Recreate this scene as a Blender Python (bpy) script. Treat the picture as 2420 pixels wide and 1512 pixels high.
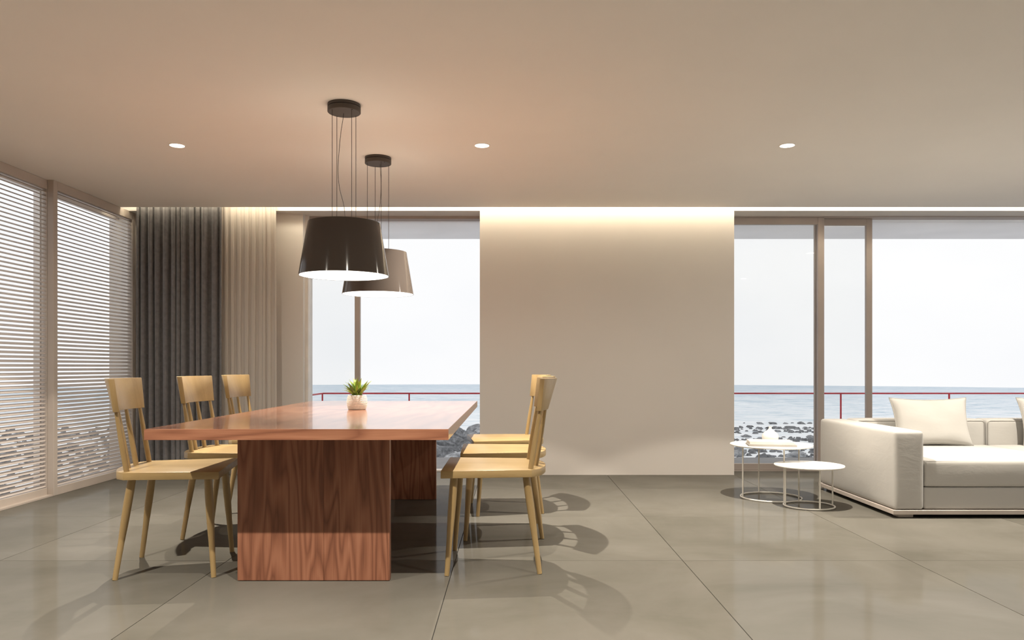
import bpy, bmesh, math, random
from mathutils import Vector, Matrix, noise

for o in list(bpy.data.objects):
    bpy.data.objects.remove(o)
S = bpy.context.scene
C = S.collection
R = math.radians
random.seed(7)

# ------------------------------------------------------------------ camera
cam_d = bpy.data.cameras.new('camera')
cam_d.sensor_width = 36.0
cam_d.lens = 36.0 * 1823.0 / 2420.0
cam_d.shift_y = 111.0 / 2420.0
cam_d.clip_start = 0.05
cam_d.clip_end = 2000
cam = bpy.data.objects.new('camera', cam_d)
cam.location = (0, 0, 1.0)
cam.rotation_euler = (R(90), 0, 0)
C.objects.link(cam)
S.camera = cam

# ------------------------------------------------------------------ exposure
S.view_settings.view_transform = 'Standard'
S.view_settings.look = 'None'
S.view_settings.gamma = 1.0
S.view_settings.use_curve_mapping = False
S.view_settings.exposure = 0.0
try:
    S.cycles.max_bounces = 10
    S.cycles.diffuse_bounces = 6
    S.cycles.transparent_max_bounces = 24
    S.cycles.sample_clamp_indirect = 6.0
    S.cycles.blur_glossy = 0.5
except Exception:
    pass

# ------------------------------------------------------------------ world: pale overcast sky
SKY = 1.05
W = bpy.data.worlds.new('World')
S.world = W
W.use_nodes = True
wn, wl = W.node_tree.nodes, W.node_tree.links
wn.clear()
wo = wn.new('ShaderNodeOutputWorld')
wb = wn.new('ShaderNodeBackground')
wtc = wn.new('ShaderNodeTexCoord')
wmap = wn.new('ShaderNodeMapping')
wmap.inputs['Scale'].default_value = (2.0, 2.0, 5.0)
wno = wn.new('ShaderNodeTexNoise')
wno.inputs['Scale'].default_value = 1.1
wno.inputs['Detail'].default_value = 4
wr = wn.new('ShaderNodeValToRGB')
wr.color_ramp.elements[0].position = 0.35
wr.color_ramp.elements[0].color = (0.905, 0.915, 0.935, 1)
wr.color_ramp.elements[1].position = 0.6
wr.color_ramp.elements[1].color = (0.96, 0.96, 0.96, 1)
wb.inputs['Strength'].default_value = SKY
wl.new(wtc.outputs['Generated'], wmap.inputs['Vector'])
wl.new(wmap.outputs['Vector'], wno.inputs['Vector'])
wl.new(wno.outputs['Fac'], wr.inputs['Fac'])
wl.new(wr.outputs['Color'], wb.inputs['Color'])
wl.new(wb.outputs['Background'], wo.inputs['Surface'])

# lamp levels (the lamps themselves are built with their fixtures below)
SPOT_W = 95.0       # even beam out to the cut-off
CORE_W = 270.0      # peaked centre of the beam
FLOOD_W = 60.0      # wide spill of the same fitting
SPOT_COL = (1.0, 0.91, 0.78)
COVE_E = 18.0
PENDANT_E = 4.0
PENDANT_UP_FILL = 3.2  # assumed upward glow, added to brighten the ceiling
WARM = (1.0, 0.88, 0.66, 1)

# ------------------------------------------------------------------ materials
MATS = {}


def mat_new(name):
    m = bpy.data.materials.new(name)
    m.use_nodes = True
    n, l = m.node_tree.nodes, m.node_tree.links
    n.clear()
    out = n.new('ShaderNodeOutputMaterial')
    MATS[name] = m
    return m, n, l, out


def principled(n, l, out, col=None, rough=0.5, metal=0.0, spec=0.5, coat=0.0):
    p = n.new('ShaderNodeBsdfPrincipled')
    if col is not None:
        p.inputs['Base Color'].default_value = (*col, 1)
    p.inputs['Roughness'].default_value = rough
    p.inputs['Metallic'].default_value = metal
    p.inputs['Specular IOR Level'].default_value = spec
    p.inputs['Coat Weight'].default_value = coat
    p.inputs['Coat Roughness'].default_value = 0.08
    l.new(p.outputs['BSDF'], out.inputs['Surface'])
    return p


def coords(n, l, scale=(1, 1, 1), rand=False, kind='Object'):
    tc = n.new('ShaderNodeTexCoord')
    src = tc.outputs[kind]
    if rand:
        oi = n.new('ShaderNodeObjectInfo')
        mul = n.new('ShaderNodeVectorMath')
        mul.operation = 'MULTIPLY_ADD'
        comb = n.new('ShaderNodeCombineXYZ')
        for i in range(3):
            l.new(oi.outputs['Random'], comb.inputs[i])
        l.new(comb.outputs[0], mul.inputs[0])
        mul.inputs[1].default_value = (7.3, 11.1, 5.7)
        l.new(src, mul.inputs[2])
        src = mul.outputs[0]
    mp = n.new('ShaderNodeMapping')
    mp.inputs['Scale'].default_value = scale
    l.new(src, mp.inputs['Vector'])
    return mp.outputs['Vector']


def noise_node(n, l, vec, scale, detail=2, rough=0.5, dist=0.0):
    t = n.new('ShaderNodeTexNoise')
    t.inputs['Scale'].default_value = scale
    t.inputs['Detail'].default_value = detail
    t.inputs['Roughness'].default_value = rough
    t.inputs['Distortion'].default_value = dist
    l.new(vec, t.inputs['Vector'])
    return t.outputs['Fac']


def ramp(n, l, fac, stops):
    r = n.new('ShaderNodeValToRGB')
    e = r.color_ramp.elements
    while len(e) < len(stops):
        e.new(0.5)
    for i, (p, c) in enumerate(stops):
        e[i].position = p
        e[i].color = (*c, 1)
    l.new(fac, r.inputs['Fac'])
    return r.outputs['Color']


def math_node(n, l, op, a, b=None, c=None):
    m = n.new('ShaderNodeMath')
    m.operation = op
    for i, v in enumerate((a, b, c)):
        if v is None:
            continue
        if isinstance(v, (int, float)):
            m.inputs[i].default_value = v
        else:
            l.new(v, m.inputs[i])
    return m.outputs[0]


def mixc(n, l, fac, a, b, blend='MIX'):
    m = n.new('ShaderNodeMix')
    m.data_type = 'RGBA'
    m.blend_type = blend
    if isinstance(fac, (int, float)):
        m.inputs[0].default_value = fac
    else:
        l.new(fac, m.inputs[0])
    for i, v in ((6, a), (7, b)):
        if isinstance(v, tuple):
            m.inputs[i].default_value = (*v, 1)
        else:
            l.new(v, m.inputs[i])
    return m.outputs[2]


def bump(n, l, height, strength, dist, p):
    b = n.new('ShaderNodeBump')
    b.inputs['Strength'].default_value = strength
    b.inputs['Distance'].default_value = dist
    l.new(height, b.inputs['Height'])
    l.new(b.outputs['Normal'], p.inputs['Normal'])


def simple(name, col, rough=0.5, metal=0.0, spec=0.5, coat=0.0, nscale=None, namt=0.06, bscale=None, bstr=0.1, bdist=0.002):
    m, n, l, out = mat_new(name)
    p = principled(n, l, out, col, rough, metal, spec, coat)
    v = coords(n, l)
    f = noise_node(n, l, v, nscale or 6.0, 3)
    a = tuple(max(0, c * (1 - namt)) for c in col)
    b = tuple(min(1, c * (1 + namt)) for c in col)
    l.new(ramp(n, l, f, [(0.35, a), (0.65, b)]), p.inputs['Base Color'])
    if bscale:
        bump(n, l, noise_node(n, l, v, bscale, 3), bstr, bdist, p)
    return m


def wood(name, dark, mid, light, scale, along, rough=0.35, coat=0.0, lines=11.0, fibre=0.5, spec=0.5):
    """along: index of the grain axis in object space"""
    m, n, l, out = mat_new(name)
    p = principled(n, l, out, mid, rough, 0, spec, coat)
    s = [scale] * 3
    s[along] = scale * 0.10
    v = coords(n, l, tuple(s), rand=True)
    f = noise_node(n, l, v, 1.0, 1.5, 0.45, 0.35)
    r = math_node(n, l, 'PINGPONG', math_node(n, l, 'MULTIPLY', f, lines), 1.0)
    r = math_node(n, l, 'POWER', r, 1.6)
    s2 = [scale * 28] * 3
    s2[along] = scale * 0.55
    v2 = coords(n, l, tuple(s2), rand=True)
    fb = noise_node(n, l, v2, 1.0, 3, 0.6)
    s3 = [scale * 0.8] * 3
    s3[along] = scale * 0.05
    br = noise_node(n, l, coords(n, l, tuple(s3), rand=True), 1.0, 1)
    t = math_node(n, l, 'MULTIPLY_ADD', fb, fibre, math_node(n, l, 'MULTIPLY', r, 1 - fibre))
    t = math_node(n, l, 'ADD', math_node(n, l, 'MULTIPLY', t, 0.7), math_node(n, l, 'MULTIPLY', br, 0.3))
    c = ramp(n, l, t, [(0.18, light), (0.45, mid), (0.8, dark)])
    l.new(c, p.inputs['Base Color'])
    bump(n, l, fb, 0.12, 0.0008, p)
    return m


simple('wall_paint', (0.69, 0.65, 0.61), 0.75, spec=0.15, nscale=1.2, namt=0.015, bscale=220, bstr=0.03)
simple('ceiling_paint', (0.86, 0.82, 0.775), 0.85, spec=0.1, nscale=1.0, namt=0.015)
simple('exterior_white', (0.86, 0.86, 0.87), 0.8, spec=0.1, nscale=2)
simple('window_frame', (0.44, 0.38, 0.345), 0.5, spec=0.3, nscale=3, namt=0.03)
simple('jamb_white', (0.78, 0.74, 0.70), 0.5, spec=0.3)
simple('slat_paint', (0.56, 0.50, 0.455), 0.5, spec=0.3, nscale=4, namt=0.03)
simple('shutter_frame', (0.52, 0.455, 0.40), 0.45, spec=0.35, nscale=4, namt=0.03)
simple('grout', (0.035, 0.033, 0.030), 0.9)
simple('deck_stone', (0.26, 0.26, 0.27), 0.7, nscale=4)
simple('rail_red', (0.60, 0.03, 0.05), 0.4)
simple('canopy_metal', (0.085, 0.070, 0.060), 0.55, spec=0.3)
simple('wire', (0.05, 0.04, 0.035), 0.5)
simple('white_metal', (0.74, 0.72, 0.67), 0.4)
simple('white_top', (0.86, 0.84, 0.80), 0.3)
simple('ceramic', (0.84, 0.82, 0.77), 0.45, bscale=60, bstr=0.05)
simple('paper', (0.74, 0.70, 0.64), 0.8, nscale=60)
simple('book_cover', (0.80, 0.77, 0.72), 0.4)
simple('book_cover_grey', (0.36, 0.34, 0.31), 0.5)
simple('soil', (0.05, 0.035, 0.025), 0.95, bscale=90, bstr=0.8, bdist=0.01)
simple('plinth', (0.50, 0.44, 0.39), 0.35, spec=0.4)
simple('foot_dark', (0.12, 0.10, 0.09), 0.5)
simple('piping', (0.36, 0.345, 0.32), 0.7)
wood('walnut', (0.13, 0.048, 0.028), (0.28, 0.115, 0.066), (0.41, 0.19, 0.115), 11.0, 2, 0.42, 0.0, 15, 0.55, 0.4)
wood('walnut_top', (0.17, 0.064, 0.037), (0.315, 0.135, 0.078), (0.45, 0.215, 0.128), 9.0, 1, 0.24, 0.7, 12, 0.55, 0.5)
wood('walnut_edge', (0.17, 0.064, 0.037), (0.315, 0.135, 0.078), (0.45, 0.215, 0.128), 13.0, 0, 0.35, 0.0, 12, 0.55, 0.5)
wood('oak', (0.32, 0.215, 0.088), (0.395, 0.275, 0.125), (0.45, 0.325, 0.155), 12.0, 0, 0.36, 0.0, 5, 0.7)
wood('oak_leg', (0.30, 0.20, 0.083), (0.365, 0.253, 0.115), (0.42, 0.30, 0.142), 12.0, 2, 0.36, 0.0, 5, 0.75)
wood('oak_back', (0.30, 0.20, 0.083), (0.38, 0.262, 0.12), (0.44, 0.315, 0.15), 12.0, 2, 0.36, 0.0, 5, 0.7)

# floor tile: cloudy brown grey porcelain, polished
m, n, l, out = mat_new('floor_tile')
p = principled(n, l, out, (0.2, 0.18, 0.15), 0.6, 0, 0.0)
gl = n.new('ShaderNodeBsdfGlossy')
gl.inputs['Roughness'].default_value = 0.09
lw = n.new('ShaderNodeLayerWeight')
lw.inputs['Blend'].default_value = 0.12
mxs = n.new('ShaderNodeMixShader')
l.new(math_node(n, l, 'MULTIPLY_ADD', lw.outputs['Fresnel'], 0.12, 0.065), mxs.inputs[0])
l.new(p.outputs['BSDF'], mxs.inputs[1])
l.new(gl.outputs[0], mxs.inputs[2])
l.new(mxs.outputs[0], out.inputs['Surface'])
v = coords(n, l, (1, 1, 1), rand=True)
f1 = noise_node(n, l, v, 1.3, 5, 0.6, 0.6)
f2 = noise_node(n, l, coords(n, l, (1.5, 6, 1), rand=True), 1.5, 5, 0.65, 0.8)
cm = ramp(n, l, f1, [(0.3, (0.098, 0.094, 0.076)), (0.7, (0.152, 0.144, 0.124))])
cm = mixc(n, l, math_node(n, l, 'MULTIPLY', f2, 0.55), cm, (0.145, 0.131, 0.117))
l.new(cm, p.inputs['Base Color'])
l.new(math_node(n, l, 'MULTIPLY_ADD', f2, 0.08, 0.05), gl.inputs['Roughness'])

# fabrics
m, n, l, out = mat_new('sofa_fabric')
p = principled(n, l, out, (0.475, 0.462, 0.437), 0.9, 0, 0.12)
p.inputs['Sheen Weight'].default_value = 0.05
v = coords(n, l)
bl = noise_node(n, l, coords(n, l, (1, 1, 2.2)), 5, 4, 0.6, 0.6)
fine = noise_node(n, l, v, 420, 1)
hh = math_node(n, l, 'ADD', math_node(n, l, 'MULTIPLY', bl, 1.0), math_node(n, l, 'MULTIPLY', fine, 0.05))
bump(n, l, hh, 0.10, 0.02, p)

m, n, l, out = mat_new('curtain_grey')
p = principled(n, l, out, (0.085, 0.078, 0.075), 0.9, 0, 0.15)
p.inputs['Sheen Weight'].default_value = 0.35
v = coords(n, l, (1, 1, 1))
wv = n.new('ShaderNodeTexWave')
wv.wave_type = 'BANDS'
wv.bands_direction = 'Z'
wv.inputs['Scale'].default_value = 55
wv.inputs['Distortion'].default_value = 0.6
l.new(v, wv.inputs['Vector'])
bump(n, l, wv.outputs['Fac'], 0.12, 0.002, p)
fz = noise_node(n, l, v, 30, 2)
l.new(ramp(n, l, fz, [(0.3, (0.15, 0.143, 0.145)), (0.7, (0.195, 0.187, 0.188))]), p.inputs['Base Color'])

m, n, l, out = mat_new('sheer')
p = n.new('ShaderNodeBsdfDiffuse')
p.inputs['Color'].default_value = (0.72, 0.67, 0.61, 1)
tr = n.new('ShaderNodeBsdfTranslucent')
tr.inputs['Color'].default_value = (0.72, 0.67, 0.61, 1)
tp = n.new('ShaderNodeBsdfTransparent')
mx = n.new('ShaderNodeMixShader')
mx.inputs[0].default_value = 0.3
l.new(p.outputs[0], mx.inputs[1])
l.new(tr.outputs[0], mx.inputs[2])
wv = n.new('ShaderNodeTexWave')
wv.wave_type = 'BANDS'
wv.bands_direction = 'Z'
wv.inputs['Scale'].default_value = 120
l.new(coords(n, l), wv.inputs['Vector'])
mx2 = n.new('ShaderNodeMixShader')
l.new(math_node(n, l, 'MULTIPLY_ADD', wv.outputs['Fac'], 0.10, 0.08), mx2.inputs[0])
l.new(mx.outputs[0], mx2.inputs[1])
l.new(tp.outputs[0], mx2.inputs[2])
l.new(mx2.outputs[0], out.inputs['Surface'])

# glass: thin architectural pane
m, n, l, out = mat_new('glass')
tp = n.new('ShaderNodeBsdfTransparent')
tp.inputs['Color'].default_value = (0.99, 0.995, 0.995, 1)
gl = n.new('ShaderNodeBsdfGlossy')
gl.inputs['Roughness'].default_value = 0.02
fr = n.new('ShaderNodeFresnel')
bf = n.new('ShaderNodeNewGeometry')
l.new(math_node(n, l, 'MULTIPLY_ADD', bf.outputs['Backfacing'], 1 / 1.5 - 1.5, 1.5), fr.inputs['IOR'])
mx = n.new('ShaderNodeMixShader')
sm = noise_node(n, l, coords(n, l), 3, 1)
l.new(math_node(n, l, 'MULTIPLY_ADD', fr.outputs[0], 1.0, math_node(n, l, 'MULTIPLY', sm, 0.01)), mx.inputs[0])
l.new(tp.outputs[0], mx.inputs[1])
l.new(gl.outputs[0], mx.inputs[2])
l.new(mx.outputs[0], out.inputs['Surface'])

# terrace overhang, assumed translucent so daylight from above brightens its underside
m, n, l, out = mat_new('soffit_fill_translucent')
d1 = n.new('ShaderNodeBsdfDiffuse')
t1 = n.new('ShaderNodeBsdfTranslucent')
mx = n.new('ShaderNodeMixShader')
mx.inputs[0].default_value = 0.6
f = noise_node(n, l, coords(n, l), 2, 1)
cc = ramp(n, l, f, [(0.3, (0.90, 0.90, 0.91)), (0.7, (0.94, 0.94, 0.95))])
l.new(cc, d1.inputs['Color'])
l.new(cc, t1.inputs['Color'])
l.new(d1.outputs[0], mx.inputs[1])
l.new(t1.outputs[0], mx.inputs[2])
l.new(mx.outputs[0], out.inputs['Surface'])

# lamp shade lacquer
m, n, l, out = mat_new('shade_lacquer')
p = principled(n, l, out, (0.058, 0.045, 0.038), 0.10, 0, 0.28, 0.0)
f = noise_node(n, l, coords(n, l), 3, 1)
l.new(ramp(n, l, f, [(0.3, (0.068, 0.055, 0.048)), (0.7, (0.075, 0.062, 0.054))]), p.inputs['Base Color'])


def emission(name, col, strength, warm_noise=False):
    m, n, l, out = mat_new(name)
    e = n.new('ShaderNodeEmission')
    e.inputs['Color'].default_value = col
    e.inputs['Strength'].default_value = strength
    l.new(e.outputs[0], out.inputs['Surface'])
    return m


emission('pendant_glow', (1.0, 0.93, 0.82, 1), PENDANT_E)
emission('pendant_up_fill', (1.0, 0.86, 0.70, 1), PENDANT_UP_FILL)
emission('downlight_glow', (1.0, 0.93, 0.78, 1), 9.0)
emission('led_glow', WARM, COVE_E)

# plant
m, n, l, out = mat_new('leaf')
p = principled(n, l, out, (0.12, 0.25, 0.03), 0.45)
oi = n.new('ShaderNodeObjectInfo')
f = noise_node(n, l, coords(n, l), 25, 2)
t = math_node(n, l, 'MULTIPLY_ADD', oi.outputs['Random'], 0.6, math_node(n, l, 'MULTIPLY', f, 0.4))
l.new(ramp(n, l, t, [(0.15, (0.06, 0.10, 0.02)), (0.4, (0.17, 0.27, 0.035)), (0.72, (0.36, 0.48, 0.06)), (0.92, (0.22, 0.16, 0.06))]), p.inputs['Base Color'])
simple('pot_clay', (0.72, 0.68, 0.61), 0.7, nscale=30)

# sea: blue grey water with white foam drifting in the shallows
m, n, l, out = mat_new('sea_water')
p = principled(n, l, out, (0.4, 0.5, 0.6), 0.55, 0, 0.25)
geo = n.new('ShaderNodeNewGeometry')
sep = n.new('ShaderNodeSeparateXYZ')
l.new(geo.outputs['Position'], sep.inputs[0])


def seamap(sx, sy):
    mp = n.new('ShaderNodeMapping')
    mp.inputs['Scale'].default_value = (sx, sy, 1)
    l.new(geo.outputs['Position'], mp.inputs['Vector'])
    return mp.outputs[0]


rip = noise_node(n, l, seamap(0.30, 0.50), 1.0, 6, 0.75)
rip2 = noise_node(n, l, seamap(0.05, 0.10), 1.0, 4, 0.6)
water = ramp(n, l, math_node(n, l, 'MULTIPLY_ADD', rip, 0.75, math_node(n, l, 'MULTIPLY', rip2, 0.25)),
             [(0.36, (0.33, 0.45, 0.56)), (0.45, (0.62, 0.72, 0.79)), (0.53, (0.88, 0.91, 0.94))])
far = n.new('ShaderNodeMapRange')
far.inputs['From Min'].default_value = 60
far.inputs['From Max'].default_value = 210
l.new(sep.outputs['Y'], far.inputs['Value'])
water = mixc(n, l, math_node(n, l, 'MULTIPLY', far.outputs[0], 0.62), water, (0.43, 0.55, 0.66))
near = n.new('ShaderNodeMapRange')
near.inputs['From Min'].default_value = 95
near.inputs['From Max'].default_value = 50
l.new(sep.outputs['Y'], near.inputs['Value'])
fo = noise_node(n, l, seamap(0.10, 0.42), 1.0, 7, 0.68, 0.5)
fm = n.new('ShaderNodeMapRange')
fm.inputs['From Min'].default_value = 0.46
fm.inputs['From Max'].default_value = 0.56
l.new(math_node(n, l, 'ADD', fo, math_node(n, l, 'MULTIPLY', near.outputs[0], 0.09)), fm.inputs['Value'])
foam = math_node(n, l, 'MULTIPLY', fm.outputs[0], near.outputs[0])
l.new(mixc(n, l, foam, water, (0.93, 0.94, 0.95)), p.inputs['Base Color'])
bump(n, l, rip, 0.5, 0.6, p)

m, n, l, out = mat_new('rock')
p = principled(n, l, out, (0.1, 0.1, 0.1), 0.75, 0, 0.3)
v = coords(n, l, (1, 1, 1), rand=True)
f = noise_node(n, l, v, 2.2, 6, 0.65)
oi = n.new('ShaderNodeObjectInfo')
t = math_node(n, l, 'MULTIPLY_ADD', oi.outputs['Random'], 0.25, math_node(n, l, 'MULTIPLY', f, 0.8))
l.new(ramp(n, l, t, [(0.3, (0.07, 0.072, 0.076)), (0.52, (0.22, 0.225, 0.235)), (0.75, (0.50, 0.51, 0.53))]), p.inputs['Base Color'])
bump(n, l, f, 0.8, 0.15, p)
simple('shore_gravel', (0.20, 0.20, 0.205), 0.9, nscale=0.8, namt=0.6, bscale=2, bstr=0.8, bdist=0.3)


def M(name):
    return MATS[name]


# ------------------------------------------------------------------ mesh helpers
class MB:
    def __init__(self):
        self.v = []
        self.f = []

    def add(self, vs, fs):
        b = len(self.v)
        self.v += [tuple(x) for x in vs]
        self.f += [tuple(i + b for i in q) for q in fs]
        return self

    def box(self, x0, x1, y0, y1, z0, z1):
        return self.add([(x0, y0, z0), (x1, y0, z0), (x1, y1, z0), (x0, y1, z0), (x0, y0, z1), (x1, y0, z1), (x1, y1, z1), (x0, y1, z1)],
                        [(0, 3, 2, 1), (4, 5, 6, 7), (0, 1, 5, 4), (1, 2, 6, 5), (2, 3, 7, 6), (3, 0, 4, 7)])

    def tube(self, pts, radii, seg=12, closed=False):
        pts = [Vector(q) for q in pts]
        nP = len(pts)
        if isinstance(radii, (int, float)):
            radii = [radii] * nP
        vs, fs = [], []
        ref = None
        for i, q in enumerate(pts):
            if closed:
                d = pts[(i + 1) % nP] - pts[i - 1]
            else:
                d = pts[min(i + 1, nP - 1)] - pts[max(i - 1, 0)]
            d.normalize()
            if ref is None:
                ref = Vector((0, 0, 1)) if abs(d.z) < 0.9 else Vector((1, 0, 0))
            u = ref - d * ref.dot(d)
            if u.length < 1e-6:
                u = d.orthogonal()
            u.normalize()
            ref = u
            w = d.cross(u)
            for k in range(seg):
                a = 2 * math.pi * k / seg
                vs.append(q + (u * math.cos(a) + w * math.sin(a)) * radii[i])
        rows = nP if closed else nP - 1
        for i in range(rows):
            j = (i + 1) % nP
            for k in range(seg):
                k2 = (k + 1) % seg
                fs.append((i * seg + k, i * seg + k2, j * seg + k2, j * seg + k))
        if not closed:
            fs.append(tuple(range(seg))[::-1])
            fs.append(tuple((nP - 1) * seg + k for k in range(seg)))
        return self.add(vs, fs)

    def lathe(self, prof, seg=48, cx=0, cy=0, close=False):
        vs, fs = [], []
        for (r, z) in prof:
            for k in range(seg):
                a = 2 * math.pi * k / seg
                vs.append((cx + r * math.cos(a), cy + r * math.sin(a), z))
        nP = len(prof)
        rng = nP if close else nP - 1
        for i in range(rng):
            j = (i + 1) % nP
            for k in range(seg):
                k2 = (k + 1) % seg
                fs.append((i * seg + k, i * seg + k2, j * seg + k2, j * seg + k))
        if not close:
            if prof[0][0] > 1e-6:
                fs.append(tuple(range(seg))[::-1])
            if prof[-1][0] > 1e-6:
                fs.append(tuple((nP - 1) * seg + k for k in range(seg)))
        return self.add(vs, fs)

    def prism(self, poly, z0, z1):
        nP = len(poly)
        vs = [(x, y, z0) for x, y in poly] + [(x, y, z1) for x, y in poly]
        fs = [tuple(range(nP))[::-1], tuple(range(nP, 2 * nP))]
        for i in range(nP):
            j = (i + 1) % nP
            fs.append((i, j, nP + j, nP + i))
        return self.add(vs, fs)

    def mesh(self, name, mat, smooth=False, bevel=0.0, seg=1, angle=35):
        me = bpy.data.meshes.new(name)
        me.from_pydata(self.v, [], self.f)
        bm = bmesh.new()
        bm.from_mesh(me)
        bmesh.ops.remove_doubles(bm, verts=bm.verts, dist=1e-6)
        bmesh.ops.recalc_face_normals(bm, faces=bm.faces)
        if bevel > 0:
            es = [e for e in bm.edges if len(e.link_faces) == 2 and e.calc_face_angle(0) > R(30)]
            bmesh.ops.bevel(bm, geom=es, offset=bevel, segments=seg, affect='EDGES', profile=0.5)
        for f in bm.faces:
            f.smooth = smooth or bevel > 0
        bm.to_mesh(me)
        bm.free()
        if mat:
            me.materials.append(M(mat))
        if smooth or bevel > 0:
            try:
                me.set_sharp_from_angle(angle=R(angle))
            except Exception:
                pass
        return me

    def build(self, name, mat, parent=None, smooth=False, bevel=0.0, seg=1, angle=35):
        return link(name, self.mesh(name, mat, smooth, bevel, seg, angle), parent)


def link(name, me, parent=None):
    o = bpy.data.objects.new(name, me)
    C.objects.link(o)
    if parent:
        o.parent = parent
    return o


def tag(o, label=None, cat=None, group=None, kind=None):
    if label:
        o['label'] = label
    if cat:
        o['category'] = cat
    if group:
        o['group'] = group
    if kind:
        o['kind'] = kind
    return o


def empty(name, loc=(0, 0, 0), rz=0.0):
    o = bpy.data.objects.new(name, None)
    o.empty_display_size = 0.1
    C.objects.link(o)
    o.location = loc
    o.rotation_euler = (0, 0, rz)
    return o


def copy_tree(o, parent=None):
    c = o.copy()
    C.objects.link(c)
    c.parent = parent
    for ch in list(o.children):
        copy_tree(ch, c)
    return c


def struct(name, mb, mat, label, parent=None, bevel=0.0):
    o = mb.build(name, mat, parent, bevel=bevel)
    if parent is None:
        tag(o, label, None, None, 'structure')
    return o


# ------------------------------------------------------------------ room shell
XL, XR = -3.60, 6.6
YB = -3.0
YC = 7.0          # ceiling edge at the light cove
YW = 7.149        # solid back wall plane
YF = 7.41         # window frame plane
ZC = 2.45

TILE = 1.176
TX0, TY0 = -0.294, 3.984
floor = struct('floor', MB().box(XL - 0.25, XR + 0.1, YB, YF + 0.10, -0.05, -0.006), 'grout', 'polished grey brown floor laid with large square tiles')
tile_cache = {}
J = 0.0016
ix0 = math.floor((XL - 0.1 - TX0) / TILE)
ix1 = math.ceil((XR - TX0) / TILE)
iy0 = math.floor((YB - TY0) / TILE)
iy1 = math.ceil((YF - TY0) / TILE)
for ix in range(ix0, ix1):
    for iy in range(iy0, iy1):
        x0 = max(TX0 + ix * TILE, XL - 0.2) + J
        x1 = min(TX0 + (ix + 1) * TILE, XR + 0.05) - J
        y0 = max(TY0 + iy * TILE, YB) + J
        y1 = min(TY0 + (iy + 1) * TILE, YF + 0.08) - J
        if x1 - x0 < 0.02 or y1 - y0 < 0.02:
            continue
        key = (round(x1 - x0, 4), round(y1 - y0, 4))
        if key not in tile_cache:
            sx, sy = key
            tile_cache[key] = MB().box(-sx / 2, sx / 2, -sy / 2, sy / 2, -0.012, 0.0).mesh('floor_tile', 'floor_tile', bevel=0.0008)
        t = link('floor_tile', tile_cache[key], floor)
        t.location = ((x0 + x1) / 2, (y0 + y1) / 2, 0)

struct('ceiling', MB().box(XL - 0.2, XR + 0.2, YB - 0.2, YC, ZC, ZC + 0.30), 'ceiling_paint', 'plain warm white ceiling with recessed downlights')
struct('trim_1', MB().box(XL - 0.2, XR + 0.2, YC, YW + 0.45, ZC + 0.30, ZC + 0.36), 'ceiling_paint', 'top cover of the light cove above the curtains')
struct('trim_2', MB().box(XL - 0.2, XR + 0.2, YW, YF + 0.16, 2.447, ZC + 0.30), 'wall_paint', 'lintel band lit by the cove above the windows')
struct('wall_back', MB().box(-0.298, 2.059, YW, 7.385, -0.02, 2.4472), 'wall_paint', 'plain beige wall block between the two seaward windows')
struct('wall_back_left', MB().box(XL - 0.2, -1.972, 7.28, 7.55, -0.02, 2.4472), 'wall_paint', 'beige wall piece beside the sheer curtain')
struct('wall_left', MB().box(XL - 0.2, XL, YB, 4.66, 0, ZC), 'wall_paint', 'plain wall on the shutter side behind the camera')
struct('wall_rear', MB().box(XL - 0.2, XR + 0.2, YB - 0.15, YB, -0.02, ZC), 'wall_paint', 'plain wall behind the camera')
struct('wall_right', MB().box(XR, XR + 0.2, YB, 1.2, 0, ZC).box(XR, XR + 0.2, 1.2, 7.55, 2.3, ZC), 'wall_paint', 'wall at the far end of the living area with a wide opening')


def framed_window(name, label, x0, x1, y0, y1, z0, z1, st, rl, rb, mat, glass=True, left=True, right=True):
    """frame in the XZ plane with a pane"""
    w = empty(name)
    tag(w, label, None, None, 'structure')
    if left:
        MB().box(x0, x0 + st, y0, y1, z0, z1).build('stile', mat, w, bevel=0.002)
    if right:
        MB().box(x1 - st, x1, y0, y1, z0, z1).build('stile', mat, w, bevel=0.002)
    MB().box(x0 + st, x1 - st, y0, y1, z1 - rl, z1).build('rail', mat, w, bevel=0.002)
    MB().box(x0 + st, x1 - st, y0, y1, z0, z0 + rb).build('rail', mat, w, bevel=0.002)
    if glass:
        ym = (y0 + y1) / 2
        MB().box(x0 + st, x1 - st, ym - 0.004, ym + 0.004, z0 + rb, z1 - rl).build('pane', 'glass', w)
    return w


# left seaward window: white jamb, narrow sliding leaf with taupe stile, open beside it
w1 = empty('window_1')
tag(w1, 'seaward window behind the dining table with a slim taupe mullion', None, None, 'structure')
MB().box(-1.972, -1.945, 7.36, 7.52, 0.0, 2.4465).build('jamb', 'jamb_white', w1)
MB().box(-1.512, -1.462, 7.41, 7.46, 0.012, 2.42).build('mullion', 'window_frame', w1, bevel=0.002)
MB().box(-1.944, -1.513, 7.41, 7.46, 2.395, 2.42).build('rail', 'window_frame', w1, bevel=0.002)
MB().box(-1.944, -1.513, 7.41, 7.46, 0.012, 0.04).build('rail', 'window_frame', w1, bevel=0.002)
MB().box(-1.944, -1.513, 7.431, 7.439, 0.041, 2.394).build('pane', 'glass', w1)
MB().box(-1.944, -0.1, 7.40, 7.53, 2.421, 2.4465).build('head_track', 'window_frame', w1)
MB().box(-1.944, -0.1, 7.40, 7.50, 0.0, 0.011).build('floor_track', 'jamb_white', w1)
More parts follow.
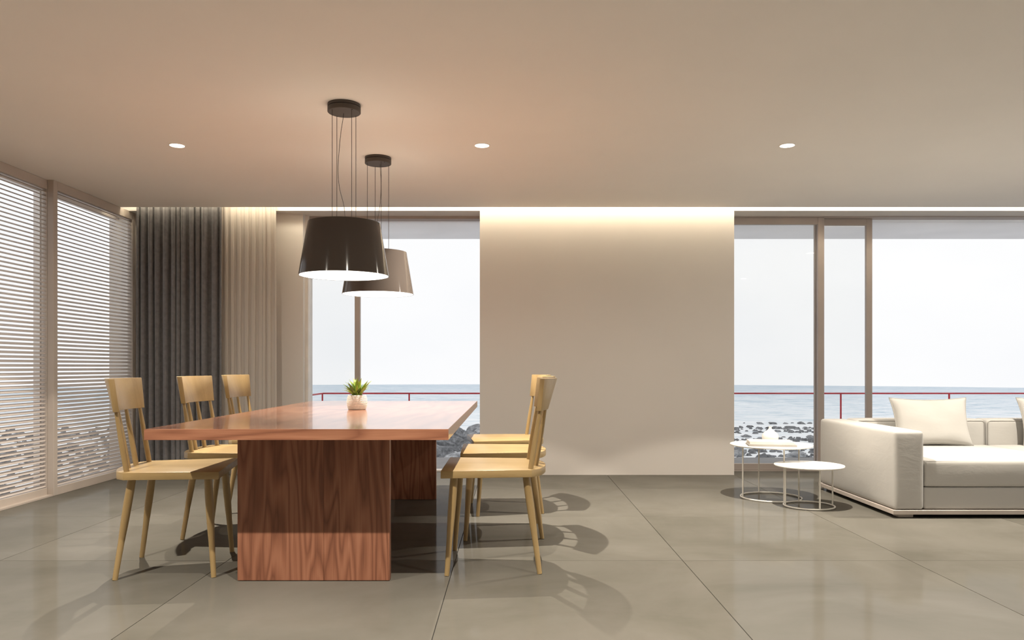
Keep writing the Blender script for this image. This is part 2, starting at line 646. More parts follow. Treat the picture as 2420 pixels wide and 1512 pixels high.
# right seaward window: two stacked sliding leaves and a wide opening
w2 = framed_window('window_2', 'near sliding glass leaf in a taupe frame beside the beige wall', 1.95, 3.0, 7.41, 7.45, 0.012, 2.435, 0.06, 0.065, 0.06, 'window_frame')
w3 = framed_window('window_3', 'narrow sliding glass leaf in a taupe frame beside the open bay', 2.935, 3.49, 7.47, 7.51, 0.012, 2.435, 0.056, 0.062, 0.06, 'window_frame')
tr = empty('trim_3')
tag(tr, 'door tracks of the sliding glass on floor and lintel', None, None, 'structure')
MB().box(1.95, XR, 7.40, 7.53, 2.436, 2.4465).build('head_track', 'window_frame', tr)
MB().box(1.95, XR, 7.40, 7.53, 0.0, 0.011).build('floor_track', 'window_frame', tr)

# outer glazing behind the louvred panels
w4 = empty('window_4')
tag(w4, 'pale outer frame behind the louvred panels', None, None, 'structure')
for ya, yb in ((4.66, 4.72), (6.06, 6.17), (7.38, 7.45)):
    MB().box(-3.76, -3.71, ya, yb, 0.0, 2.44).build('stile', 'jamb_white', w4)
for za, zb in ((0.0, 0.05), (2.38, 2.44)):
    MB().box(-3.755, -3.715, 4.72, 6.06, za, zb).build('rail', 'jamb_white', w4)
    MB().box(-3.755, -3.715, 6.17, 7.38, za, zb).build('rail', 'jamb_white', w4)
# window in the far side wall of the living area
w5 = empty('window_5')
tag(w5, 'wide opening in the wall past the sofa', None, None, 'structure')
for ya, yb in ((1.2, 1.26), (4.2, 4.26), (7.25, 7.31)):
    MB().box(XR + 0.05, XR + 0.12, ya, yb, 0.0, 2.3).build('stile', 'window_frame', w5)

# ------------------------------------------------------------------ terrace and the sea
struct('terrace_deck', MB().box(-2.15, 8.2, 7.515, 8.56, -0.2, -0.004), 'deck_stone', 'grey stone terrace strip outside the windows')
struct('terrace_soffit', MB().box(-3.3, 8.5, 7.575, 8.56, 2.42, 2.45), 'soffit_fill_translucent', 'pale underside of the roof overhang above the terrace')

rl = empty('balcony_railing', (0, 8.53, 0))
tag(rl, 'thin red metal railing along the terrace edge', 'railing')
RT = 0.716
MB().box(-2.10, 8.15, -0.008, 0.008, RT - 0.016, RT).build('top_rail', 'rail_red', rl, bevel=0.002)
MB().box(-2.10, -2.084, -1.0, -0.0085, RT - 0.016, RT).build('top_rail', 'rail_red', rl, bevel=0.002)
pm = MB().box(-0.0075, 0.0075, -0.0075, 0.0075, -0.004, RT - 0.0165).mesh('post', 'rail_red', bevel=0.001)
for px in [762, 967, 1222, 1477, 1732, 1987, 2243, 2498]:
    o = link('post', pm, rl)
    o.location = ((px - 1210) * 8.53 / 1823, 0, 0)

SEA_Z = -4.0
mb = MB()
seg = 120
ang = [2 * math.pi * i / seg for i in range(seg + 1)]
rads = [26, 40, 55, 75, 100, 150, 222.4]
vs, fs = [], []
for r_ in rads:
    for a in ang:
        vs.append((r_ * math.cos(a), r_ * math.sin(a), SEA_Z))
for i in range(len(rads) - 1):
    for k in range(seg):
        q = i * (seg + 1) + k
        fs.append((q, q + 1, q + seg + 2, q + seg + 1))
mb.add(vs, fs)
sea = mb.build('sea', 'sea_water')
tag(sea, 'pale blue sea with white foam reaching to the horizon', None, None, 'structure')
struct('shore_ground', MB().box(-60, 60, 8.7, 38, -4.6, -4.12), 'shore_gravel', 'dark rocky ground of the shore below the terrace')


def rock_mesh(seed, sub=2):
    bm = bmesh.new()
    bmesh.ops.create_icosphere(bm, subdivisions=sub, radius=1.0)
    off = Vector((seed * 7.1, seed * 3.3, seed * 1.7))
    for vv in bm.verts:
        d = vv.co.normalized()
        k = 1.0 + 0.42 * noise.noise(d * 1.3 + off) + 0.2 * noise.noise(d * 3.1 + off)
        vv.co = Vector((d.x * 1.25, d.y, d.z * 0.72)) * k
    me = bpy.data.meshes.new('boulder')
    bm.to_mesh(me)
    bm.free()
    me.materials.append(M('rock'))
    return me


rocks = [rock_mesh(i + 1) for i in range(6)]
rnd = random.Random(11)
spots = []


def scatter(num, fn, k):
    """drop stones one by one, keeping them clear of each other"""
    tries = got = 0
    while got < num and tries < num * 60:
        tries += 1
        x, y, s = fn()
        if all((x - q[0]) ** 2 + (y - q[1]) ** 2 > (1.75 * (s + q[2])) ** 2 * 0.72 for q in spots):
            spots.append((x, y, s, k))
            got += 1


def heap():
    t_ = rnd.random()
    y = 33 + 27 * t_ ** 1.2
    return (-0.06 * y + rnd.uniform(-7.0, 3.2 - 2.2 * t_), y, rnd.uniform(0.30, 0.95) * (1.1 - 0.35 * t_))


def shallows():
    band = rnd.choice([43, 46, 52, 54, 59, 63, 68])
    y = band + rnd.gauss(0, 0.5)
    u = rnd.choice([0.285, 0.31, 0.325, 0.36, 0.385, 0.40]) + band * 0.0007 + rnd.gauss(0, 0.012)
    return (y * (u - 0.03), y, rnd.uniform(0.08, 0.34) * (1.8 if band < 45 else 1.0))


def beyond():
    y = rnd.uniform(30, 58)
    return (-y * rnd.uniform(0.46, 0.70), y, rnd.uniform(0.15, 0.6))


scatter(95, heap, 0)
scatter(60, shallows, 1)
scatter(45, beyond, 2)
LAB = ['dark boulder in the heap on the shore beyond the dining table',
       'low dark rock in the foamy shallows beyond the side tables',
       'dark rock on the shore seen through the louvres']
for i, (x, y, s, k) in enumerate(spots):
    o = link('boulder', rocks[i % 6])
    o.location = (x, y, SEA_Z + s * 0.15)
    o.rotation_euler = (rnd.uniform(-.3, .3), rnd.uniform(-.3, .3), rnd.uniform(0, 6.28))
    o.scale = (s * rnd.uniform(.9, 1.2), s, s * (rnd.uniform(.9, 1.3) if k == 0 else rnd.uniform(.4, .65)))
    tag(o, LAB[k], 'rock', ('boulders heaped on the shore', 'rocks in the shallows', 'rocks seen through the louvres')[k])
# small stones between them
mb = MB()
for i in range(1250):
    k = rnd.random()
    if k < 0.32:
        y = 43 + rnd.choice([0, 3, 9, 10, 16, 19]) + rnd.gauss(0, 0.6)
        x = y * rnd.uniform(0.26, 0.48)
    elif k < 0.66:
        y = rnd.uniform(33, 60)
        x = -0.06 * y + rnd.uniform(-7, 3.5)
    else:
        if rnd.random() < 0.45:
            continue
        y = rnd.uniform(30, 62)
        x = -y * rnd.uniform(0.44, 0.70)
    s = rnd.uniform(0.06, 0.20) if k < 0.32 else rnd.uniform(0.10, 0.34)
    a = rnd.uniform(0, 6.28)
    vs = []
    for q in range(6):
        b = a + q * math.pi / 3
        vs.append((x + math.cos(b) * s * rnd.uniform(0.9, 1.9), y + math.sin(b) * s * rnd.uniform(.8, 1.3), SEA_Z - 0.03))
    for q in range(6):
        b = a + q * math.pi / 3
        vs.append((x + math.cos(b) * s * rnd.uniform(.5, 1.0), y + math.sin(b) * s * rnd.uniform(.5, .8), SEA_Z + s * rnd.uniform(.5, 1.0)))
    mb.add(vs, [(0, 1, 7, 6), (1, 2, 8, 7), (2, 3, 9, 8), (3, 4, 10, 9), (4, 5, 11, 10), (5, 0, 6, 11), (6, 7, 8, 9, 10, 11)])
tag(mb.build('shore_stones', 'rock'), 'small dark stones scattered in the shallows of the shore', 'stones', None, 'stuff')

# ------------------------------------------------------------------ louvred panels on the left
def louvre_panel(label, xf, xb, y0, y1):
    t = empty('louvre_panel', ((xf + xb) / 2, (y0 + y1) / 2, 0))
    tag(t, label, 'shutter', 'louvred panels along the window wall')
    hx, hy = abs(xf - xb) / 2, (y1 - y0) / 2
    z0, z1 = 0.0, 2.449
    st, rt, rb = 0.052, 0.072, 0.064
    for s in (-1, 1):
        MB().box(-hx, hx, min(s * hy, s * (hy - st)), max(s * hy, s * (hy - st)), z0, z1).build('stile', 'shutter_frame', t, bevel=0.002)
    MB().box(-hx, hx, -hy + st, hy - st, z1 - rt, z1).build('rail', 'shutter_frame', t, bevel=0.002)
    MB().box(-hx, hx, -hy + st, hy - st, z0, z0 + rb).build('rail', 'shutter_frame', t, bevel=0.002)
    nS = 72
    za, zb = z0 + rb, z1 - rt
    pitch = (zb - za) / nS
    c, th, tk = 0.0335, R(31), 0.0012
    d = Vector((-math.cos(th), 0, math.sin(th)))      # outer edge higher
    nrm = Vector((math.sin(th), 0, math.cos(th)))
    vs = []
    for sy in (-1, 1):
        for a, b in ((-.5, -.5), (.5, -.5), (.5, .5), (-.5, .5)):
            q = d * (a * c) + nrm * (b * tk * 2)
            vs.append((q.x, sy * (hy - st - 0.001), q.z))
    me = MB().add(vs, [(0, 1, 2, 3), (7, 6, 5, 4), (0, 4, 5, 1), (1, 5, 6, 2), (2, 6, 7, 3), (3, 7, 4, 0)]).mesh('slat', 'slat_paint')
    for i in range(nS):
        o = link('slat', me, t)
        o.location = (0, 0, za + (i + 0.5) * pitch)
    return t


louvre_panel('taupe louvred panel cut by the picture edge, set behind its neighbour', -3.602, -3.645, 4.68, 6.028)
louvre_panel('taupe louvred panel next to the grey curtain, nearer the room', -3.551, -3.601, 5.977, 7.275)
struct('trim_4', MB().box(-3.70, -3.556, 4.66, 5.976, 0.0005, 0.012), 'shutter_frame', 'low floor track under the louvred panel')

# ------------------------------------------------------------------ curtains
def curtain(name, label, x0, x1, yc, z0, z1, folds, amp, mat, seed, sway=0.006):
    rr = random.Random(seed)
    nx, nz = folds * 16, 14
    # fold positions with uneven widths
    ws = [rr.uniform(0.55, 1.5) for _ in range(folds)]
    tot = sum(ws)
    cum = [0]
    for w in ws:
        cum.append(cum[-1] + w / tot)
    amps = [rr.uniform(0.75, 1.15) for _ in range(folds)]
    lean = [rr.uniform(-1, 1) for _ in range(folds + 1)]
    mb = MB()
    vs, fs = [], []
    for j in range(nz + 1):
        v = j / nz
        z = z0 + (z1 - z0) * v
        for i in range(nx + 1):
            u = i / nx
            k = min(int(u * folds), folds - 1)
            fr_ = u * folds - k
            xx = cum[k] + (cum[k + 1] - cum[k]) * fr_
            ph = 2 * math.pi * fr_
            ln = lean[k] * (1 - fr_) + lean[k + 1] * fr_
            x = x0 + (x1 - x0) * xx + 0.010 * math.sin(2 * ph) * 0.9 + ln * sway * (1 - v) + 0.003 * math.sin(3 * v + k)
            y = yc - amp * amps[k] * math.cos(ph) * (0.75 + 0.25 * (1 - v))
            vs.append((x, y, z))
    for j in range(nz):
        for i in range(nx):
            q = j * (nx + 1) + i
            fs.append((q, q + 1, q + nx + 2, q + nx + 1))
    o = mb.add(vs, fs).build(name, mat, None, smooth=True, angle=180)
    md = o.modifiers.new('thick', 'SOLIDIFY')
    md.thickness = 0.0015
    tag(o, label, 'curtain')
    return o


curtain('blackout_curtain', 'dark grey pleated curtain in the corner by the louvred panels', -3.43, -2.655, 7.072, 0.004, 2.70, 12, 0.034, 'curtain_grey', 3)
curtain('sheer_curtain', 'cream sheer curtain beside the dark grey one', -2.70, -2.175, 7.125, 0.004, 2.70, 9, 0.007, 'sheer', 5, 0.003)

# ------------------------------------------------------------------ cove light
led = MB().box(XL + 0.05, XR - 0.05, -0.007, 0.035, -0.008, 0.008).build('led_strip', 'led_glow')
led.location = (0, YC + 0.010, ZC + 0.10)
tag(led, 'warm LED strip hidden in the ceiling cove above the windows', 'light strip')

# ------------------------------------------------------------------ downlights
def downlight(x, y, label):
    t = empty('downlight', (x, y, ZC))
    tag(t, label, 'downlight', 'recessed ceiling downlights')
    MB().lathe([(0.046, 0.0), (0.046, -0.004), (0.051, -0.004), (0.053, 0.0)], 40, close=True).build('trim_ring', 'ceiling_paint', t, smooth=True)
    MB().lathe([(0.0, -0.0005), (0.0458, -0.0005), (0.0458, -0.003), (0.0, -0.003)], 40, close=False).build('lens', 'downlight_glow', t)
    for nm, en, ang_, bl_ in (('downlight_beam', SPOT_W, 92.5, 0.10), ('downlight_core', CORE_W, 94, 1.0), ('downlight_spill', FLOOD_W, 165, 0.9)):
        ld = bpy.data.lights.new(nm, 'SPOT')
        ld.energy = en
        ld.color = SPOT_COL
        ld.spot_size = R(ang_)
        ld.spot_blend = bl_
        ld.shadow_soft_size = 0.012
        lo = bpy.data.objects.new(nm, ld)
        C.objects.link(lo)
        lo.parent = t
        lo.location = (0, 0, -0.02)


XD = (-2.19, -0.196, 1.80, 3.80)
LD = ['recessed round downlight nearest the louvred panels', 'recessed round downlight between the pendants and the beige wall',
      'recessed round downlight above the side tables', 'recessed round downlight above the sofa']
for i, x in enumerate(XD):
    downlight(x, 5.045, LD[i])
for i, x in enumerate(XD):
    downlight(x, 2.22, 'recessed round downlight out of the picture, overhead %s' % ('on the louvred side', 'by the near table end', 'in the open floor area', 'before the sofa')[i])

# ------------------------------------------------------------------ dining table
TXC = -0.927
tb = empty('dining_table', (TXC, 4.70, 0))
tag(tb, 'long reddish walnut dining table on two slab legs', 'table')
MB().box(-0.654, 0.654, -1.384, 1.377, 0.686, 0.733).build('tabletop', 'walnut_top', tb, bevel=0.0015)
for ya in (-1.387, 1.3775):
    MB().box(-0.654, 0.654, ya, ya + 0.0025, 0.686, 0.733).build('edge_band', 'walnut_edge', tb, bevel=0.0008)
for (ya, yb) in ((3.603, 3.645), (5.806, 5.848)):
    for (xa, xb) in ((-1.2826, -0.8800), (-0.8794, -0.572)):
        b_ = MB().box(xa - TXC, xb - TXC, ya - 4.70, yb - 4.70, 0.003, 0.6855).build('leg_board', 'walnut', tb, bevel=0.001)

# ------------------------------------------------------------------ dining chairs
def make_chair():
    t = empty('dining_chair')
    st = 0.505
    arc = []
    for i in range(9):
        l_ = 0.195 - 0.39 * i / 8
        arc.append((-0.262 + 0.037 * (l_ / 0.195) ** 2, l_))
    poly = [(0.25, -0.284), (0.25, 0.284), (-0.185, 0.240)] + arc + [(-0.185, -0.240)]
    MB().prism(poly[::-1], st - 0.036, st).build('seat', 'oak', t, bevel=0.003, seg=2)
    for (tf, tl, bf, bl) in ((0.190, 0.222, 0.222, 0.258), (-0.160, 0.185, -0.224, 0.222)):
        for s in (-1, 1):
            a = Vector((tf, s * tl, st - 0.037))
            b = Vector((bf, s * bl, 0.001))
            pts, rad = [], []
            for k in range(9):
                u = k / 8
                pts.append(a.lerp(b, u))
                rad.append(0.0185 + 0.0025 * math.sin(math.pi * min(1, u * 1.6)) - 0.0065 * u)
            pts.append(b - Vector((0, 0, -0.0)))
            pts.insert(-1, a.lerp(b, 0.99))
            rad.insert(-1, rad[-1])
            rad.append(rad[-1] * 0.8)
            pts = pts[:-2] + pts[-1:]
            rad = rad[:-2] + rad[-1:]
            MB().tube(pts, rad, 20).build('leg', 'oak_leg', t, smooth=True)
    zb, zt = 0.787, 0.944

    def bf_(l_, z):
        u = (z - zb) / (zt - zb)
        return -(0.262 + 0.046 * u) + (0.050 + 0.024 * u) * (l_ / 0.235) ** 2
    for l_ in (-0.194, -0.067, 0.067, 0.194):
        a = Vector((-0.213 + 0.033 * (l_ / 0.195) ** 2, l_, st - 0.004))
        b = Vector((bf_(l_, zb), l_ * 1.0, zb + 0.01))
        pts = [a.lerp(b, k / 7) for k in range(8)]
        rad = [0.0125 + 0.0018 * math.sin(math.pi * k / 7 * 1.15) - 0.0032 * k / 7 for k in range(8)]
        MB().tube(pts, rad, 14).build('spindle', 'oak_leg', t, smooth=True)
    # curved top rail
    vs, fs = [], []
    nL, nz = 16, 3
    th = 0.013
    rings = []
    for i in range(nL + 1):
        for (side, z) in ((1, zb), (1, zt), (-1, zt), (-1, zb)):
            u = (z - zb) / (zt - zb)
            l_ = (-1 + 2 * i / nL) * (0.218 + 0.014 * u)
            slope = 2 * (0.050 + 0.024 * u) * l_ / 0.235 ** 2
            nn = Vector((1, -slope, 0)).normalized()
            vs.append((bf_(l_, z) + nn.x * th * side, l_ + nn.y * th * side, z))
    for i in range(nL):
        for k in range(4):
            k2 = (k + 1) % 4
            fs.append((i * 4 + k, i * 4 + k2, (i + 1) * 4 + k2, (i + 1) * 4 + k))
    fs.append((3, 2, 1, 0))
    fs.append(tuple(nL * 4 + k for k in range(4)))
    MB().add(vs, fs).build('backrest', 'oak_back', t, bevel=0.0025, seg=2)
    return t


chair0 = make_chair()
CH = [(-1.685, 3.88, R(10.8), 'light oak spindle chair nearest the louvred panels, turned slightly, cut off by nothing'),
      (-1.687, 4.693, 0.0, 'light oak spindle chair in front of the dark grey curtain'),
      (-1.712, 5.465, 0.0, 'light oak spindle chair in front of the sheer curtain'),
      (-0.090, 3.952, math.pi, 'light oak spindle chair before the beige wall, nearest of its row'),
      (-0.056, 4.703, math.pi + R(2), 'light oak spindle chair before the beige wall, middle of its row'),
      (-0.045, 5.446, math.pi + R(8), 'light oak spindle chair before the beige wall, farthest of its row')]
CH[0] = CH[0][:3] + ('light oak spindle chair nearest the louvred panels, turned at an angle',)
for i, (x, y, a, lab) in enumerate(CH):
    o = chair0 if i == 0 else copy_tree(chair0)
    o.location = (x, y, 0)
    o.rotation_euler = (0, 0, a)
    tag(o, lab, 'chair', 'oak dining chairs around the table')

# ------------------------------------------------------------------ pendant lamps
def pendant(y, rot, cord, label):
    t = empty('pendant_lamp', (-0.928, y, 1.503))
    tag(t, label, 'lamp', 'pendant lamps above the dining table')
    H = 0.291
    rb, rt = 0.2455, 0.197
    th = 0.003
    sh = MB().lathe([(rb, 0.0), (rt, H), (rt - th, H), (rb - th, 0.0)], 96, close=True)
    MB().lathe([(0.0, H - 0.012), (rt - 0.006, H - 0.012), (rt - 0.006, H - 0.008), (0.0, H - 0.008)], 96).build('up_fill_disc', 'pendant_up_fill', t)  # assumed glowing disc in the shade top, added to light the ceiling
    sh.build('shade', 'shade_lacquer', t, smooth=True, angle=30)
    MB().lathe([(0.0, 0.006), (rb - 0.0055, 0.004), (rb - 0.0055, 0.001), (0.0, 0.001)], 96).build('diffuser', 'pendant_glow', t)
    zc = ZC - 1.503
    can = MB().lathe([(0.0, zc), (0.090, zc), (0.090, zc - 0.0155), (0.084, zc - 0.0155), (0.084, zc - 0.019), (0.0903, zc - 0.019), (0.0903, zc - 0.0425), (0.088, zc - 0.045), (0.0, zc - 0.045)], 64)
    can.build('ceiling_canopy', 'canopy_metal', t, smooth=True, angle=30)
    MB().tube([(0.055, -0.055, zc - 0.048), (0.055, -0.055, zc - 0.040)], 0.005, 10).build('screw', 'wire', t)
    for k in range(4):
        a = rot + k * math.pi / 2
        x_, y_ = 0.0755 * math.cos(a), 0.0755 * math.sin(a)
        MB().tube([(x_, y_, H - 0.008), (x_, y_, zc - 0.044)], 0.0016, 8).build('suspension_wire', 'wire', t)
    pts = []
    nC = 40
    z0, z1 = H - 0.008, zc - 0.045
    for i in range(nC + 1):
        u = i / nC
        # catmull-rom through control offsets
        f = u * (len(cord) - 1)
        k = min(int(f), len(cord) - 2)
        s = f - k
        p0, p1, p2, p3 = cord[max(k - 1, 0)], cord[k], cord[k + 1], cord[min(k + 2, len(cord) - 1)]
        x_ = 0.5 * (2 * p1 + (p2 - p0) * s + (2 * p0 - 5 * p1 + 4 * p2 - p3) * s * s + (3 * p1 - p0 - 3 * p2 + p3) * s ** 3)
        pts.append((x_, 0.01, z0 + (z1 - z0) * u))
    MB().tube(pts, 0.0015, 8).build('power_cord', 'wire', t, smooth=True)


pendant(4.265, R(44.3), [0.004, -0.003, -0.028, -0.036, -0.030, -0.020, -0.005], 'dark lacquered pendant lamp nearer the front of the table')
pendant(5.345, R(25.8), [-0.028, -0.023, -0.010, 0.008, 0.017, 0.018, 0.012], 'dark lacquered pendant lamp partly hidden behind the other')

# ------------------------------------------------------------------ potted plant
pp = empty('potted_plant', (-0.972, 4.84, 0.7335))
tag(pp, 'small leafy green plant in a ribbed cream pot on the dining table', 'plant')
prof = [(0.0, 0.0), (0.051, 0.0)]
nR = 14
hp = 0.090
for i in range(nR * 6 + 1):
    u = i / (nR * 6)
    r_ = 0.051 + 0.0115 * math.sin(math.pi * (0.06 + 0.88 * u)) ** 0.9
    r_ += 0.0022 * abs(math.sin(math.pi * nR * u))
    prof.append((r_, 0.001 + hp * u))
prof += [(0.049, hp + 0.001), (0.047, hp - 0.014), (0.0, hp - 0.014)]
MB().lathe(prof, 56).build('pot', 'pot_clay', pp, smooth=True, angle=60)
MB().lathe([(0.0, hp - 0.013), (0.046, hp - 0.013), (0.0, hp - 0.004)], 32).build('soil', 'soil', pp, smooth=True)
rl_ = random.Random(5)
for i in range(46):
    a = i * 2.399 + rl_.uniform(-.3, .3)
    tilt = rl_.uniform(0.05, 0.95) * (0.5 + 0.5 * (i / 46))
    L = rl_.uniform(0.085, 0.142) * (1.05 - 0.25 * tilt)
    wd = rl_.uniform(0.0085, 0.013)
    droop = rl_.uniform(0.1, 0.7)
    vs, fs = [], []
    nS = 8
    base = Vector((math.cos(a), math.sin(a), 0)) * rl_.uniform(0.004, 0.026)
    rad_d = Vector((math.cos(a), math.sin(a), 0))
    side = Vector((-math.sin(a), math.cos(a), 0))
    pos = Vector((base.x, base.y, hp - 0.012))
    for k in range(nS + 1):
        u = k / nS
        ang_ = tilt + droop * u * u
        d = rad_d * math.sin(ang_) + Vector((0, 0, 1)) * math.cos(ang_)
        if k:
            pos = pos + d * (L / nS)
        ww = wd * (0.25 + 1.5 * math.sin(math.pi * min(1, 0.12 + u * 0.9)) ** 1.2) * (1 - u ** 5) * 0.72 + 0.0004
        up = d.cross(side)
        vs += [pos - side * ww + up * ww * 0.35, pos, pos + side * ww + up * ww * 0.35]
    for k in range(nS):
        q = k * 3
        fs += [(q, q + 1, q + 4, q + 3), (q + 1, q + 2, q + 5, q + 4)]
    o = MB().add(vs, fs).build('leaf', 'leaf', pp, smooth=True, angle=80)
    sd = o.modifiers.new('thick', 'SOLIDIFY')
    sd.thickness = 0.0008

# ------------------------------------------------------------------ side tables
def side_table(x, y, h, rt, rr, rot, label):
    t = empty('side_table', (x, y, 0), rot)
    tag(t, label, 'side table', 'round side tables by the sofa')
    MB().lathe([(0.0, h - 0.012), (rt - 0.006, h - 0.012), (rt - 0.001, h - 0.008), (rt, h - 0.005), (rt - 0.002, h), (0.0, h)], 80).build('table_top', 'white_top', t, smooth=True, angle=40)
    rad = 0.0058
    ring = [(rr * math.cos(2 * math.pi * k / 64), rr * math.sin(2 * math.pi * k / 64), rad + 0.0005) for k in range(64)]
    MB().tube(ring, rad, 10, closed=True).build('base_ring', 'white_metal', t, smooth=True)
    for k in range(4):
        a = k * math.pi / 2
        MB().tube([(rr * math.cos(a), rr * math.sin(a), rad * 1.5), (rr * math.cos(a), rr * math.sin(a), h - 0.0125)], 0.0056, 10).build('leg', 'white_metal', t, smooth=True)
    return t


side_table(1.981, 5.90, 0.411, 0.304, 0.2227, R(95.6), 'taller round white side table carrying books and a vase')
side_table(2.133, 5.54, 0.300, 0.240, 0.173, R(93), 'lower bare round white side table nearer the sofa')


def book(x, y, z, sx, sy, h, rot, cover, label):
    t = empty('book', (x, y, z), rot)
    tag(t, label, 'book', 'books stacked on the taller side table')
    c = 0.0022
    mb = MB().box(-sx / 2, sx / 2, -sy / 2, sy / 2, 0, c).box(-sx / 2, sx / 2, -sy / 2, sy / 2, h - c, h).box(-sx / 2, sx / 2, -sy / 2, -sy / 2 + c, c, h - c)
    mb.build('cover', cover, t)
    MB().box(-sx / 2 + 0.004, sx / 2 - 0.004, -sy / 2 + c + 0.0005, sy / 2 - 0.004, c + 0.0002, h - c - 0.0002).build('pages', 'paper', t)


book(1.945, 5.80, 0.4115, 0.34, 0.22, 0.014, R(-10), 'book_cover_grey', 'grey book lying lowest in the pair under the white one')
book(1.942, 5.81, 0.4260, 0.315, 0.205, 0.020, R(-10), 'book_cover', 'white book lying on top of the grey one')
prof = [(0.0, 0.0), (0.034, 0.0), (0.050, 0.010), (0.060, 0.026), (0.0635, 0.043), (0.060, 0.060), (0.049, 0.075), (0.034, 0.086), (0.021, 0.095),
        (0.013, 0.104), (0.0105, 0.113), (0.0115, 0.122), (0.0095, 0.122), (0.008, 0.112), (0.0, 0.108)]
vz = MB().lathe(prof, 48).build('vase', 'ceramic', None, smooth=True, angle=70)
vz.location = (2.02, 6.035, 0.4115)
tag(vz, 'small white teardrop vase behind the books', 'vase')

# ------------------------------------------------------------------ sofa
def cushion_mb(sx, sy, sz, r, puff=(0, 0, 0), nn=14):
    """rounded box centred on origin with bulging faces"""
    mb = MB()
    hx, hy, hz = sx / 2, sy / 2, sz / 2
    r = min(r, hx, hy, hz)
    half = (hx, hy, hz)

    def samples(h):
        # denser near the corners
        s = [-h + r * (1 - math.cos(math.pi / 2 * k / 4)) for k in range(4)]
        mid = [-(h - r) + 2 * (h - r) * k / nn for k in range(nn + 1)]
        return s + mid + [-q for q in s[::-1]]
    for ax in range(3):
        a1, a2 = [(1, 2), (2, 0), (0, 1)][ax]
        s1, s2 = samples(half[a1]), samples(half[a2])
        for sgn in (-1, 1):
            vs, fs = [], []
            for u in s1:
                for v_ in s2:
                    q = [0, 0, 0]
                    q[ax] = sgn * half[ax]
                    q[a1] = u
                    q[a2] = v_
                    inner = [max(-(half[i] - r), min(half[i] - r, q[i])) for i in range(3)]
                    d = Vector([q[i] - inner[i] for i in range(3)])
                    if d.length > 1e-9:
                        d = d.normalized() * r
                    w = Vector(inner) + d
                    e = [w[0] / hx, w[1] / hy, w[2] / hz]
                    for i in range(3):
                        j, k = [(1, 2), (0, 2), (0, 1)][i]
                        w[i] += math.copysign(puff[i], e[i]) * abs(e[i]) ** 3 * max(0, 1 - e[j] ** 2) ** 0.6 * max(0, 1 - e[k] ** 2) ** 0.6 if puff[i] else 0
                    vs.append(tuple(w))
            m2 = len(s2)
            for i in range(len(s1) - 1):
                for j in range(m2 - 1):
                    fs.append((i * m2 + j, (i + 1) * m2 + j, (i + 1) * m2 + j + 1, i * m2 + j + 1))
            mb.add(vs, fs)
    return mb


def cushion(name, parent, c, s, r, puff=(0, 0, 0), mat='sofa_fabric'):
    o = cushion_mb(*s, r, puff).build(name, mat, parent, smooth=True, angle=180)
    o.location = c
    return o


def pipe_rect(parent, pts, r=0.0028, name='piping'):
    # rounded closed polyline
    P = [Vector(p_) for p_ in pts]
    nP = len(P)
    outp = []
    for i in range(nP):
        a, b, c = P[i - 1], P[i], P[(i + 1) % nP]
        k = 0.025
        p0 = b + (a - b).normalized() * k
        p1 = b + (c - b).normalized() * k
        for q in range(6):
            t = q / 5
            outp.append(p0.lerp(b, t).lerp(b.lerp(p1, t), t))
    return MB().tube(outp, r, 8, closed=True).build(name, 'piping', parent, smooth=True)


SX0, SX1 = 2.515, 5.02
SY0, SY1 = 5.09, 6.33
sf = empty('sofa', ((SX0 + SX1) / 2, (SY0 + SY1) / 2, 0))
tag(sf, 'low off-white fabric sofa with boxy arms on a taupe plinth', 'sofa')
ox, oy = (SX0 + SX1) / 2, (SY0 + SY1) / 2
MB().box(SX0 - ox, SX1 - ox, SY0 - oy, SY1 - oy, 0.026, 0.055).build('plinth', 'plinth', sf, bevel=0.002)
for fx in (SX0 + 0.10, SX1 - 0.10):
    for fy in (SY0 + 0.07, SY1 - 0.07):
        MB().prism([(fx - ox - 0.05, fy - oy - 0.04), (fx - ox + 0.05, fy - oy - 0.04), (fx - ox + 0.05, fy - oy + 0.04), (fx - ox - 0.05, fy - oy + 0.04)], 0.001, 0.0255).build('foot', 'plinth', sf, bevel=0.004)
AW = 0.198
for xa in (2.525, 5.01 - AW):
    arm = cushion('arm', sf, (xa + AW / 2 - ox, (5.095 + 6.325) / 2 - oy, 0.056 + 0.26), (AW, 1.23, 0.52), 0.022, (0.012, 0.006, 0.004))
    hx, hy = AW / 2 - 0.006, 1.23 / 2 - 0.006
    pipe_rect(arm, [(-hx, -hy, 0.250), (hx, -hy, 0.250), (hx, hy, 0.250), (-hx, hy, 0.250)])
    pipe_rect(arm, [(-hx, -hy, -0.252), (hx, -hy, -0.252), (hx, hy, -0.252), (-hx, hy, -0.252)])
x_in0, x_in1 = 2.525 + AW + 0.004, 5.01 - AW - 0.004
xm = (x_in0 + x_in1) / 2
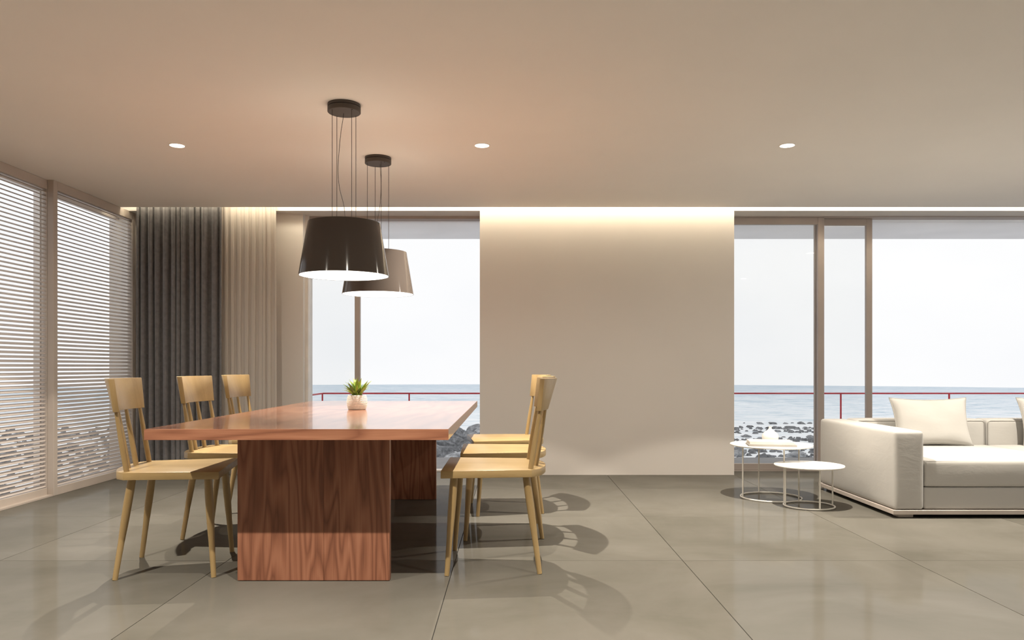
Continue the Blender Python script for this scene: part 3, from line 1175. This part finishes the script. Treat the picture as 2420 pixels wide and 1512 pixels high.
for (xa, xb) in ((x_in0, xm - 0.003), (xm + 0.003, x_in1)):
    wx = xb - xa
    cx = (xa + xb) / 2
    cushion('seat_base', sf, (cx - ox, (5.105 + 6.12) / 2 - oy, 0.056 + 0.0735), (wx, 1.01, 0.147), 0.018, (0, 0.004, 0))
    sc = cushion('seat_cushion', sf, (cx - ox, (5.100 + 6.13) / 2 - oy, 0.206 + 0.0885), (wx, 1.02, 0.177), 0.022, (0.0, 0.012, 0.012))
    hx, hy, hz = wx / 2 - 0.006, 0.51 - 0.005, 0.0885
    pipe_rect(sc, [(-hx, -hy, hz - 0.008), (hx, -hy, hz - 0.008), (hx, hy, hz - 0.008), (-hx, hy, hz - 0.008)], 0.0034)
    pipe_rect(sc, [(-hx, -hy, -hz + 0.006), (hx, -hy, -hz + 0.006), (hx, hy, -hz + 0.006), (-hx, hy, -hz + 0.006)], 0.003)
    MB().tube([(-hx - 0.001, -hy - 0.001, -hz + 0.02), (-hx - 0.001, -hy - 0.003, 0), (-hx - 0.001, -hy - 0.001, hz - 0.022)], 0.003, 8).build('piping', 'piping', sc, smooth=True)
    bc = cushion('back_cushion', sf, (cx - ox, 6.228 - oy, 0.056 + 0.263), (wx, 0.20, 0.526), 0.03, (0.0, 0.008, 0.006))
    hx, hz = wx / 2 - 0.012, 0.263 - 0.010
    pipe_rect(bc, [(-hx, -0.098, -hz), (hx, -0.098, -hz), (hx, -0.098, hz), (-hx, -0.098, hz)], 0.003)
    pipe_rect(bc, [(-hx, 0.098, -hz), (hx, 0.098, -hz), (hx, 0.098, hz), (-hx, 0.098, hz)], 0.003)


def pillow(loc, rot, w, h, t, label, seed):
    mb = MB()
    nn = 26
    for sgn in (1, -1):
        vs, fs = [], []
        for i in range(nn + 1):
            for j in range(nn + 1):
                u = -1 + 2 * i / nn
                v_ = -1 + 2 * j / nn
                pin = 0.085
                x = u * (1 - pin * (1 - v_ * v_) * abs(u) ** 1.5) * w / 2
                z = v_ * (1 - pin * 1.25 * (1 - u * u) * abs(v_) ** 1.5) * h / 2
                k = max(0, (1 - u * u)) * max(0, (1 - v_ * v_))
                y = sgn * (t / 2 * k ** 0.42 + 0.0015)
                if k > 0:
                    y += 0.010 * k ** 0.5 * noise.noise(Vector((u * 1.7 + seed, v_ * 1.7, sgn * 2.0)))
                vs.append((x, y, z))
        for i in range(nn):
            for j in range(nn):
                q = i * (nn + 1) + j
                fs.append((q, q + 1, q + nn + 2, q + nn + 1))
        mb.add(vs, fs)
    # closing seam between the two faces
    b = 0
    n1 = (nn + 1) ** 2
    rim = [(i, 0) for i in range(nn + 1)] + [(nn, j) for j in range(1, nn + 1)] + [(i, nn) for i in range(nn - 1, -1, -1)] + [(0, j) for j in range(nn - 1, 0, -1)]
    idx = [i * (nn + 1) + j for i, j in rim]
    fs = []
    for k in range(len(idx)):
        a, c = idx[k], idx[(k + 1) % len(idx)]
        fs.append((a, c, c + n1, a + n1))
    mb.f += fs
    t_ = empty('throw_pillow', loc)
    t_.rotation_euler = rot
    tag(t_, label, 'pillow', 'throw pillows on the sofa')
    mb.build('cover', 'sofa_fabric', t_, smooth=True, angle=180)
    pts = [Vector(mb.v[i]) * 1.004 for i in idx]
    pts = [Vector((q.x, 0, q.z)) for q in pts]
    MB().tube(pts, 0.0035, 8, closed=True).build('piping', 'piping', t_, smooth=True)


pillow((3.27, 6.018, 0.572), (R(-15), 0, R(2)), 0.615, 0.385, 0.14, 'off-white throw pillow leaning beside the sofa arm', 1.0)
pillow((4.28, 6.018, 0.572), (R(-15), 0, R(-3)), 0.615, 0.385, 0.14, 'off-white throw pillow cut off by the picture edge', 4.0)
